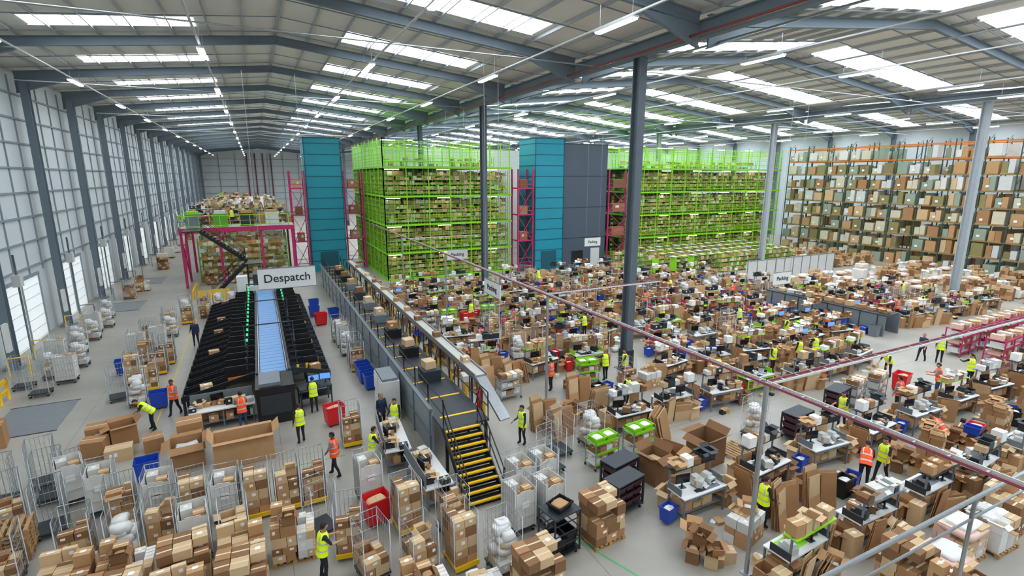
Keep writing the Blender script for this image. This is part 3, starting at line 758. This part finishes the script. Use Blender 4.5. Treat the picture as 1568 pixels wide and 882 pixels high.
monitor(b,-.2,.3,.9,.2);printer(b,.6,-.1,.9);printer(b,-.9,.3,.9,0,M_black);b.box(0,.47,.9,2.5,.03,.5,M_grey)
pt=b.mesh('parcel_bench');put('parcel_bench',pt,-2.2,25.3,0,.05)
for x,y,r in((4.05,19.1,1.5),(4.6,16.2,1.6)): put('parcel_bench',pt,x,y,0,r)

# ------------------------------------------------------------ walkway + stair
b=MB();wy0,wy1=17.0,56
b.box(5.45,(18.2+wy1)/2,.1,.08,wy1-18.2,1.95,M_ramp);b.box(5.38,(18.2+wy1)/2,2.02,.16,wy1-18.2,.1,M_grey);b.box(5.38,(18.2+wy1)/2,.95,.06,wy1-18.2,.06,M_grey)
y=18.4
while y<wy1: b.box(5.39,y,.0,.06,.1,2.05,M_grey);y+=2.4
b.box(6.4,(wy0+wy1)/2,1.74,1.9,wy1-wy0,.08,M_dark)
b.box(7.3,(19.2+wy1)/2,.9,.06,wy1-19.2,.9,M_ramp)
y=wy0
while y<wy1:
    b.tube([(5.5,y,1.8),(5.5,y,2.95)],.03,M_black);b.tube([(7.3,y,1.8),(7.3,y,2.9)],.025,M_black)
    b.box(5.6,y,0,.1,.1,1.75,M_black);b.box(7.2,y,0,.1,.1,1.75,M_black)
    b.box(7.3,y+.4,1.85,.03,.25,.5,M_yel);b.box(6.4,y+.9,1.82,1.5,.12,.01,M_yel);y+=1.9
for x in(5.5,7.3):
    for z in(2.35,2.92): b.tube([(x,wy0,z),(x,wy1,z)],.024,M_black)
y=22
while y<54: b.box(6.5,y,1.83,.8,1.0,.5,rnd.choice([M_dark,M_grey,M_black]));carton(b,6.5,y+.1,2.33,.5,.6,.35,.1);y+=3.6
flight(b,6.15,14.5,0,0,2.5,1.82,1.35,9,M_black,M_yel,True,M_black,.1)
obj('raised_walkway_with_stairs',b)
b=MB();b.box(8.05,36.8,2.4,.5,34.6,.16,M_galv);b.box(8.05,36.8,2.57,.44,34.5,.03,M_belt2)
for x in(7.78,8.32): b.box(x,36.8,2.48,.04,34.6,.2,M_galv)
y=20
while y<54:
    for x in(7.82,8.28): b.box(x,y,0,.07,.07,2.4,M_dark)
    b.bar((7.82,y,.4),(8.28,y,2.2),.04,.04,M_dark);y+=3
b.bar((8.05,19.5,2.5),(8.4,17.8,1.2),.5,.1,M_galv)
for k in range(9): carton(b,8.05,22+3.4*k+U(-1,1),2.6,.35,.4,.25,U(-.3,.3))
obj('overhead_belt_conveyor',b)
b=MB()
for k in range(2):
    b.box(0,-.45+.9*k,0.05,.8,.86,1.9,M_offw);b.box(-.41,-.45+.9*k,.15,.02,.78,1.7,M_white);b.box(-.43,-.2+.9*k,1,.03,.03,.2,M_black)
b.box(0,0,1.95,.7,1.6,.12,M_grey);obj('white_control_cabinet',b,4.7,22.9)
b=MB();b.tube([(0,0,.02),(0,0,.5),(0,0,.56),(0,0,.6)],[.085,.085,.05,.02],M_red,12);b.tube([(0,0,.6),(0,0,.66)],.02,M_black);b.tube([(0,0,.63),(.1,0,.6),(.12,0,.2)],.012,M_black);b.box(0,.1,0,.3,.06,1.2,M_red)
obj('fire_extinguisher',b,8.6,20.9)
def tray(b,p,q):
    p=Vector(p);q=Vector(q);d=(q-p);L_=d.length;d.normalize();s_=Vector((-d.y,d.x,0))*.09
    for k,m in((1,M_tray),(-1,M_offw)): b.bar(p+s_*k,q+s_*k,.03,.06,m)
    b.bar(p-Vector((0,0,.02)),q-Vector((0,0,.02)),.05,.03,M_pipe)
    t=0
    while t<L_: b.bar(p+d*t-s_,p+d*t+s_,.04,.03,M_galv);t+=.6
b=MB();tray(b,(11.5,2,5.75),(11.5,60,5.75));tray(b,(11.5,8.4,5.75),(60,8.4,5.75));tray(b,(11.5,20,5.75),(18.2,20,5.75));tray(b,(11.5,44,5.75),(18.2,44,5.75))
for x,y in((11.5,8.4),(11.5,19.8),(11.5,34),(11.5,46),(30,8.4),(45,8.4)):
    b.box(x,y,0,.09,.09,5.75,M_galv);b.box(x,y,0,.25,.25,.03,M_galv)
b.tube([(7.5,4.4,4.4),(24,4.4,4.4)],.05,M_galv);b.tube([(7.5,4.4,3.9),(24,4.4,3.9)],.03,M_galv)
for x in(8,13,18,23): b.tube([(x,4.4,0),(x,4.4,4.4)],.04,M_galv)
obj('cable_tray_gantry',b)
M_ink=mat('sign_ink','#23262a',.6)
def sign(x,y,z,w,h,text,rz=0,size=.5,zt=16.9):
    b=MB();b.box(0,0,-h/2,w,.06,h,M_white);b.box(0,0,h/2,w+.04,.08,.04,M_grey);b.box(0,0,-h/2-.04,w+.04,.08,.04,M_grey)
    for i in(-.42,.42): b.tube([(i*w,0,h/2),(i*w,0,zt-z)],.012,M_galv,4)
    o=obj('hanging_sign_'+text.lower(),b,x,y,z,rz)
    c=bpy.data.curves.new('t','FONT');c.body=text;c.size=size;c.align_x='CENTER';c.align_y='CENTER';c.extrude=.004;c.offset=.006
    to=bpy.data.objects.new('tmp',c);COL.objects.link(to);dg=bpy.context.evaluated_depsgraph_get()
    me=bpy.data.meshes.new_from_object(to.evaluated_get(dg));bpy.data.objects.remove(to);me.materials.clear();me.materials.append(M_ink)
    t=bpy.data.objects.new('lettering',me);COL.objects.link(t);t.parent=o;t.location=(0,-.04,0);t.rotation_euler=(math.pi/2,0,0)
sign(1.35,35,4.75,3.35,1.25,'Despatch',0,.72)
sign(11.2,25.3,5.0,2.1,.8,'Packing',-math.pi/2,.42)
sign(35,50,3.5,2.2,.95,'Packing',0,.42);sign(16.4,45,3.9,2.0,.9,'Packing',0,.42);sign(34.6,25,3.6,1.9,.9,'Packing',0,.42)

# ------------------------------------------------------------ placed roll cages
hp=math.pi/2
for k,x,y,r in[('empty',-7.8,22.6,.2),('empty',-8.7,21.7,.1),('cover',-6.6,21.0,.3),('cover',-5.5,19.9,.1),('low',-8.0,20.2,.3),('empty',-6.7,19.3,.2),('cartons',-5.5,17.1,.1),('yellow',-4.3,16.8,.0),('parcels',-3.4,17.0,-.1),
 ('cover',-2.5,16.1,.1),('parcels2',-2.7,17.9,.1),('cover',-1.75,17.6,-.05),('parcels2',-.85,17.5,0),('parcels',.05,17.5,.05),('cartons',.9,17.5,0),('cartons2',-1.5,16.1,.1),('cover',-3.7,18.6,0),('cartonz',-4.7,18.5,.1),
 ('cover',2.6,16.6,.1),('parcels2',3.4,14.6,.1),('cartons',1.6,14.3,-.2),('empty',.9,15.6,.3),('low',2.0,13.0,.2),('empty',-7.3,21.5,.15),('empty',-9.3,20.6,.1),('low',-7.1,17.0,.1),
 ('empty',-10.8,32.9,hp),('empty',-11.9,34.4,hp),('cover',-10.1,34.5,hp),('bags',-11.0,35.6,hp),('bags',-10.2,37.2,hp),('cover',-11.5,38.4,hp),('bags',-10.9,40,hp),('bags',-11.3,41.6,hp),('bags',-10.9,43.2,hp),('cover',-11.2,45,hp),('bags',-10.8,46.6,hp),('bags',-11.4,49.8,hp),('cartons',-11.2,57,hp),
 ('cover',-7.4,37.6,hp),('cover',-6.5,38.9,hp),('cartons',-7.2,40.3,hp),('bags',-6.2,41.8,hp),('parcels',-6.4,43.6,hp),('cartons',-5.5,45.2,0),('cartons2',-4.4,46.5,0),('bags',-3.6,48.6,0),('bags',-2.6,48.8,0),('cartons',-4.7,48.4,0),('bags',-5.8,47.2,.2),
 ('bags',-6.1,29.4,.1),('parcels',-5.9,31.4,.1),('empty',-7.1,30.5,.2),('cartons',-5.8,33.9,0),('parcels2',-6.8,32.9,0),('cartons',-5.6,35.6,0),('cartonz',-6.7,36.1,0),
 ('cover',4.3,34.3,0),('bags',4.2,35.6,0),('empty',4.5,30.9,0),('cartons',4.4,29.5,0),('cartons',2.7,20.9,0),('bags',4.3,32.4,0),
 ('parcels',3.2,12.4,.2),('parcels2',4.4,12.4,.1),('cartonz',4.6,13.6,.1),('bags',5.4,11.6,.1),('cover',6.6,13.0,.1),('cover',7.6,12.9,.15),('cover',8.2,14.3,.1),('cover',7.25,14.2,.1),('bags',18.4,13.8,.2),('empty',9.2,15.4,.2)]:
    pc(k,x,y,r)
for y in(78,84,90,99,108,118): pg(rnd.choice(['brown','white','wrap']),-11.3,y)
for x,y,k in((8.7,11.5,'brown'),(16.6,13.3,'one'),(-7.5,18.4,'empty'),(-8.8,18.8,'empty'),(-8.4,17.2,'empty'),(-10.7,60.5,'mixed'),(-10.8,74,'brown')): pg(k,x,y,.1)
for x,y,k in((-2.6,14.7,'brown'),(-1.25,14.7,'brown2'),(.1,14.9,'mixed'),(-3.95,15.2,'mixed'),(-1.2,13.4,'brown'),(-2.6,13.4,'brown2'),(3.0,11.0,'mixed'),(4.4,10.6,'white'),(5.8,10.3,'brown'),(-5.3,15.4,'brown2'),(-4.0,13.8,'brown')): pg(k,x,y,U(-.1,.1))
for x,y,k in((15.0,6.2,'brown'),(16.4,5.9,'pink'),(17.8,6.2,'pink2'),(19.2,6.0,'white2'),(20.6,6.2,'brown2'),(22.0,6.2,'pink'),(15.0,5.0,'mixed'),(16.6,3.6,'pink2'),(18.4,3.3,'white'),(20.2,3.4,'pink')): pg(k,x,y,U(-.06,.06))
def bigbox(name,x,y,sx,sy,sz,rz,op,m=None,z=0):
    b=MB();carton(b,0,0,0,sx,sy,sz,0,op,m or card[1]);obj(name,b,x,y,z,rz)
bigbox('large_open_carton',-1.3,21.5,2.1,1.0,1.1,.03,True,card[0]);bigbox('large_open_carton',-3.3,22.1,1.1,1.0,.95,.1,True)
bigbox('large_open_carton',-3.3,23.5,.9,.9,1.2,.1,False);bigbox('cardboard_box',-5.9,25.1,.9,.8,.9,.3,True);bigbox('cardboard_box',-6.7,24.3,.8,.7,.75,-.1,False)
bigbox('cardboard_box',-4.7,24.0,.7,.7,.55,.2,False);bigbox('cardboard_box',-5.8,23.7,.9,.6,.5,.1,False,card[2]);bigbox('cardboard_box',-10.9,27.1,1.2,1.,1.0,.2,False);bigbox('cardboard_box',-6.8,25.3,.7,.7,.9,.1,False)
bigbox('large_open_carton',15.0,13.3,1.1,1.0,1.15,.1,True,card[3]);bigbox('large_open_carton',13.4,13.6,.8,.9,.9,.4,True);bigbox('large_open_carton',12.3,13.2,.8,.8,1.1,.2,True,card[3])
b=MB();sheets(b,0,0,0,1.3,1.5,14,.3,.25);obj('flattened_carton_bundle',b,14.6,14.9,0,.3)
def bin_(name,x,y,m,rz=0,s=1.,fill=None):
    b=MB();tote(b,0,0,.1,.75*s,.6*s,.75*s,m,0,fill)
    for i in(-1,1):
        for j in(-1,1): b.tube([(i*.25*s-.02,j*.2*s,.05),(i*.25*s+.02,j*.2*s,.05)],.05,M_black,8)
    obj(name,b,x,y,0,rz)
for x,y in((-4.5,21.4),(-7.6,34.6),(-5.1,28.5),(4.7,41.6),(4.5,27.3),(4.5,28.3),(4.6,26.3),(3.4,43),(3.6,45.5)): bin_('blue_waste_bin',x,y,M_blue,.1)
for x,y in((2.3,23.0),(2.6,15.3),(3.6,40.2),(13.6,35.6),(29.6,13.9)): bin_('red_waste_bin',x,y,M_red,.2,1.1,card[2] if x!=3.6 else None)
b=MB();b.box(0,0,.15,1.0,.8,.05,M_black)
for i in(-1,1):
    for j in(-1,1): b.box(i*.48,j*.38,.1,.04,.04,1.35,M_dark);b.tube([(i*.4-.02,j*.3,.06),(i*.4+.02,j*.3,.06)],.06,M_black,8)
for z in(.5,.85,1.2): 
    for j in(-1,1): b.box(0,j*.38,z,.96,.02,.03,M_dark);b.box(j*.48,0,z,.02,.76,.03,M_dark)
b.box(0,0,1.43,1.0,.8,.04,M_dark);tote(b,-.2,0,.22,.5,.6,.4,M_black,0,M_bag);tote(b,.25,0,.22,.4,.6,.5,M_black);tote(b,0,.0,1.47,.6,.5,.2,M_black,.2,card[0])
obj('black_tool_cage',b,7.2,11.5,0,.15)
def drawer():
    b=MB();W,D,H=1.3,.7,1.15
    b.box(0,0,H,W,D,.05,M_dark);b.box(0,0,.15,W,D,.05,M_dark)
    for i in(-1,1):
        for j in(-1,1): b.box(i*(W/2-.03),j*(D/2-.03),.1,.06,.06,H-.1,M_dark);b.tube([(i*.5-.02,j*.3,.06),(i*.5+.02,j*.3,.06)],.06,M_black,8)
    for z in(.25,.55,.85):
        for k in(-1,0,1): tote(b,k*.4,0,z,.37,.62,.22,M_wine)
    return b.mesh('tray_trolley')
dm=drawer()
for x,y,r in((10.2,12.3,.2),(10.8,13.3,.2),(20.0,13.0,.1),(24.0,13.8,.2)): put('dark_tray_trolley',dm,x,y,0,r)
for x,y in((11.2,15.1),(13.0,15.1)): put('picking_trolley',TR[1],x,y-.2,0,.1)
b=MB();b.box(0,0,0,2.6,3.6,.012,M_concl);b.box(0,1.82,0,2.7,.06,.02,M_dark);b.box(0,-1.82,0,2.7,.06,.02,M_dark);me=b.mesh('dock_leveller_plate')
for x,y in((-10.2,29.6),(-11,53.5),(-11,66)): put('dock_leveller_plate',me,x,y,0,.0)
b=MB()
for k in range(3): b.tube([(0,k*.9,0),(0,k*.9,1.1)],.07,M_yel,10)
b.box(0,.9,.9,.08,2.0,.2,M_yel);b.box(0,.9,.4,.08,2.0,.15,M_yel);obj('yellow_safety_barrier',b,-12.1,31.2)
b=MB();M_line=mat('green_floor_line','#4fae6a',.6)
b.box(8.2,11.0,0,.06,7,.006,M_line,.35);b.box(-.2,20.0,0,5,.06,.006,M_line);b.box(-5,35,0,.08,26,.006,mat('yellow_floor_line','#c9b45a',.6));obj('floor_marking',b)

# ------------------------------------------------------------ people
def person_mesh(lean,arms,stride,turn=0,female=False):
    """faces +Y"""
    V=[];E=[];Rr=[];seg=[]
    Rl=Matrix.Rotation(-lean,3,'X');H0=Vector((0,0,.95))
    def up(p): return H0+Rl@(Vector(p)-H0)
    def add(p,r,par=None,lab=None):
        V.append(Vector(p));Rr.append(r if isinstance(r,tuple) else(r,r));i=len(V)-1
        if par is not None: E.append((par,i));seg.append((V[par].copy(),V[i].copy(),lab))
        return i
    w=.92 if female else 1.
    p0=add((0,0,.95),(.155,.115));a=add(up((0,0,1.05)),(.145*w,.11),p0,'t0');a=add(up((0,0,1.16)),(.14*w,.11),a,'t1')
    a=add(up((0,.0,1.28)),(.155*w,.12),a,'t2');ch=add(up((0,0,1.38)),(.15*w,.11),a,'t3');nb=add(up((0,0,1.46)),(.085,.075),ch,'t3');nk=add(up((0,.01,1.55)),(.05,.05),nb,'neck')
    hands=[]
    for s_,(ud,fd) in((-1,arms[0]),(1,arms[1])):
        sh=add(up((s_*.18*w,0,1.42)),.066,ch,'t3');ud=Vector(ud).normalized();fd=Vector(fd).normalized()
        e=V[sh]+Vector((s_*.02,0,0))+ud*.28;m1=add(V[sh].lerp(e,.5),.052,sh,'ua');e=add(e,.042,m1,'ua')
        f=add(V[e]+fd*.11,.038,e,'fa');wr=add(V[e]+fd*.24,.026,f,'fa');hands.append((V[wr].copy(),fd,s_))
    for s_ in(-1,1):
        st=stride*s_;hip=add((s_*.095,0,.88),.098,p0,'leg');m1=add((s_*.105,st*.22+.015,.69),.08,hip,'leg')
        kn=add(Vector((s_*.11,st*.45+.03,.49)),.06,m1,'leg');cf=add((s_*.115,st*.75,.33),.055,kn,'leg');an=add((s_*.12,st*1.0-.02,.10),.042,cf,'leg')
        to=add((s_*.135,st*1.0+.12,.045),(.045,.038),an,'foot');add((s_*.13,st-.05,.05),.04,an,'foot')
    me=bpy.data.meshes.new('sk');me.from_pydata([tuple(v) for v in V],E,[]);o=bpy.data.objects.new('sk',me);COL.objects.link(o)
    m=o.modifiers.new('s','SKIN');m.use_smooth_shade=True;sd=me.skin_vertices[0].data
    for i,r in enumerate(Rr): sd[i].radius=r;sd[i].use_root=(i==0)
    ss=o.modifiers.new('ss','SUBSURF');ss.levels=2;ss.render_levels=2
    dg=bpy.context.evaluated_depsgraph_get();em=bpy.data.meshes.new_from_object(o.evaluated_get(dg))
    vs=[v.co.copy() for v in em.vertices];fs=[tuple(p.vertices) for p in em.polygons]
    bpy.data.objects.remove(o);bpy.data.meshes.remove(me)
    b=MB();P=[PM[k] for k in('vest','band','sleeve','trousers','shoe','skin','hair','eye','dark','lip')]
    b.mats=list(P);b.v=[tuple(v) for v in vs]
    for f in fs:
        c=sum((vs[i] for i in f),Vector())/len(f);best=1e9;lab='t1'
        for a_,c_,l in seg:
            d=c_-a_;t=max(0,min(1,(c-a_).dot(d)/max(d.length_squared,1e-9)));q=(c-(a_+d*t)).length
            if l=='leg':q+=.02
            if q<best: best=q;lab=l
        k=2 if lab[0]=='t' and c.z>.9 else {'neck':5,'ua':2,'fa':FA[0],'leg':3,'foot':4}.get(lab,3)
        b.f.append(list(f));b.m.append(k);b.sm.append(True)
    # hi-vis waistcoat: a lofted shell over the torso with reflective bands, open arm holes at the shoulders
    prof=[(.845,.205,.155),(.90,.2,.152),(.99,.192,.148),(1.04,.188,.146),(1.12,.184,.144),(1.20,.19,.148),(1.25,.194,.15),(1.33,.196,.15),(1.40,.192,.142),(1.455,.17,.122),(1.495,.12,.095),(1.515,.08,.078)]
    n=28;base=len(b.v)
    for zz,rx,ry in prof:
        for k in range(n):
            th=2*math.pi*k/n;cx=math.copysign(abs(math.cos(th))**.8,math.cos(th));sy=math.copysign(abs(math.sin(th))**.85,math.sin(th))
            b.v.append(tuple(up((rx*w*cx,ry*sy,zz))))
    for i in range(len(prof)-1):
        for k in range(n):
            k2=(k+1)%n;th=2*math.pi*(k+.5)/n;cx=abs(math.cos(th))
            mi=1 if i in(2,5) or(i>=6 and i<10 and .38<cx<.6) else 0
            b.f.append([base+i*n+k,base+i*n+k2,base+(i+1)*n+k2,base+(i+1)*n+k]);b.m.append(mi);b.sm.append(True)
    for s_,hd in((-1,0),(1,1)): # sleeve caps
        q=up((s_*.165*w,0,1.43));b.blob(q.x+s_*.01,q.y,q.z,.13,.14,.14,PM['sleeve'],10,7,0,1.)
    b.tube([up((0,0,1.46)),up((0,.008,1.53)),up((0,.015,1.6))],[.07,.056,.054],PM['skin'],10)
    for wr,d,s_ in hands:
        side=d.cross(Vector((0,0,1)));side=side.normalized() if side.length>.2 else Vector((0,1,0));nrm=side.cross(d).normalized();sk=PM['skin']
        b.tube([wr-d*.01,wr+d*.03,wr+d*.06,wr+d*.085],[.022,.03,.034,.028],sk,8)
        for k,(o_,l) in enumerate(((-.03,.058),(-.011,.07),(.009,.066),(.028,.052))):
            q=wr+side*o_+d*.08;b.tube([q,q+d*l*.5-nrm*.008,q+d*l*.85-nrm*.024,q+d*l-nrm*.036],[.0095,.009,.008,.006],sk,5)
        q=wr-side*.026*s_+d*.03;b.tube([q,q-side*.028*s_+d*.025-nrm*.008,q-side*.034*s_+d*.055-nrm*.018],[.012,.010,.007],sk,5)
    hc=up((0,.02,1.66));Th=Matrix.Translation(hc)@Matrix.Rotation(-lean*.7-.12,4,'X')@Matrix.Rotation(turn,4,'Z')
    b.T=Th
    def hf(v):
        x,y,z=v
        if z<0: x*=1+.28*z;y*=1+.12*z
        if y>.5: y=.5+(y-.5)*.75
        return [x,y,z]
    b.blob(0,0,0,.16,.2,.24,PM['skin'],16,12,0,1.,hf)
    b.tube([(0,.085,.012),(0,.1,-.012),(0,.108,-.028),(0,.09,-.036)],[.008,.011,.014,.008],PM['skin'],6)
    for i in(-1,1):
        b.blob(i*.032,.082,.008,.024,.014,.012,PM['eye'],8,5,0,1.);b.blob(i*.032,.088,.008,.011,.006,.011,PM['dark'],6,4,0,1.)
        b.blob(i*.08,-.003,-.005,.018,.035,.06,PM['skin'],8,6,0,1.);b.box(i*.032,.086,.026,.032,.006,.005,PM['hair'])
    b.blob(0,.083,-.062,.045,.014,.013,PM['lip'],8,4,0,1.)
    b.blob(0,-.01,.018,.184,.222,.24,PM['hair'],16,12,.015,1.,None,lambda c:(c[2]>.42 or c[1]<-.1+.5*c[2]) and c[2]>-.55)
    if female: b.tube([(0,-.1,.03),(0,-.15,.0),(0,-.16,-.08),(0,-.14,-.16)],[.025,.032,.028,.01],PM['hair'],8)
    b.T=Matrix()
    return b
PM=dict(vest=mat('hivis_yellow','#e0fa00',.6,var=.05,emit=.1,sample=False),band=mat('reflective_band','#c9ccce',.3,.2),sleeve=mat('dark_shirt','#22252c',.8),trousers=mat('dark_trousers','#1f232c',.85),shoe=mat('work_shoe','#151515',.6),skin=mat('skin_light','#c98e6e',.5,var=.05),hair=mat('hair_dark_brown','#2a1b13',.7,bump=.3),eye=mat('eye_white','#efefec',.3),dark=mat('iris_dark','#1b120c',.3),lip=mat('lips','#a35a50',.5))  # vest has faint emission added so the yellow looks brighter than lit cloth
V_or=mat('hivis_orange','#ff5518',.6,var=.05,emit=.1,sample=False);SL2=mat('grey_shirt','#80858c',.8);SL3=mat('navy_shirt','#1d2c4e',.8);TR2=mat('blue_jeans','#33486a',.85)  # orange vest gets the same added glow in its material
SKB=mat('skin_brown','#8a5a3c',.5,var=.05);HB=mat('hair_black','#120f0e',.7);HL=mat('hair_blond','#9c7646',.7)
FA=[5]
DN=((-.12,.05,-1),(-.02,.35,-.93));RC=((-.1,.5,-.8),(.1,.95,-.05));MR=lambda a:tuple((-v[0],v[1],v[2]) for v in a)
poses={'reach':(.12,(RC,MR(RC)),.03,0,False),'walk':(.04,(((-.12,.35,-.9),(0,.6,-.75)),((.12,-.35,-.93),(0,.1,-1))),.2,0,False),
 'bend':(.75,(((-.1,.45,-.85),(.0,.6,-.75)),((.1,.4,-.9),(0,.7,-.6))),.05,.1,False),'one':(.18,(((-.2,.75,-.55),(.05,.98,.1)),MR(DN)),.06,.35,True),
 'stand':(.03,(DN,MR(((-.15,.1,-1),(-.1,.8,-.4)))),.04,-.4,False)}
PMESH={}
for nme,(l,ar,st,tu,fe) in poses.items():
    FA[0]=2 if nme in('one','stand') else 5
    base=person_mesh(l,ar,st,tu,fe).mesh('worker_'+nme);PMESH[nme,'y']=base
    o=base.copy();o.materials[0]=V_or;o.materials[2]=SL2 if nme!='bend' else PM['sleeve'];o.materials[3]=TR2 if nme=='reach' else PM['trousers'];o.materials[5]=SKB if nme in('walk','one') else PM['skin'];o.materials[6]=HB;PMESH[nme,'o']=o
    o=base.copy();o.materials[0]=SL3;o.materials[1]=SL3;o.materials[6]=HL;PMESH[nme,'d']=o
    o=base.copy();o.materials[2]=SL3;o.materials[6]=HL if fe else HB;o.materials[5]=SKB if nme=='reach' else PM['skin'];PMESH[nme,'z']=o
for i,(pose,c,x,y,rz) in enumerate(PPL):
    if x>9 and pose=='stand' and i%3==0: pose='one'
    elif x>9 and pose=='stand' and i%3==1: pose='reach'
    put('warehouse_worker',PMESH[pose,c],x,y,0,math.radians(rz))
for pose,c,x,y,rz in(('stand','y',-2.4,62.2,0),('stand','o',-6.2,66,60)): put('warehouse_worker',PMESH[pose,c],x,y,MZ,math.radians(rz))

# ------------------------------------------------------------ world & camera
wd=bpy.data.worlds.new('world');S.world=wd;wd.use_nodes=True;wd.node_tree.nodes['Background'].inputs[0].default_value=(.8,.88,1,1);wd.node_tree.nodes['Background'].inputs[1].default_value=.6
cam=bpy.data.cameras.new('camera');co=bpy.data.objects.new('camera',cam);COL.objects.link(co)
co.location=(0,0,11);co.rotation_euler=(math.radians(90-12.2),0,math.radians(-26.1));cam.lens=18.16;cam.sensor_width=36;cam.clip_end=500;cam.clip_start=.05
S.camera=co
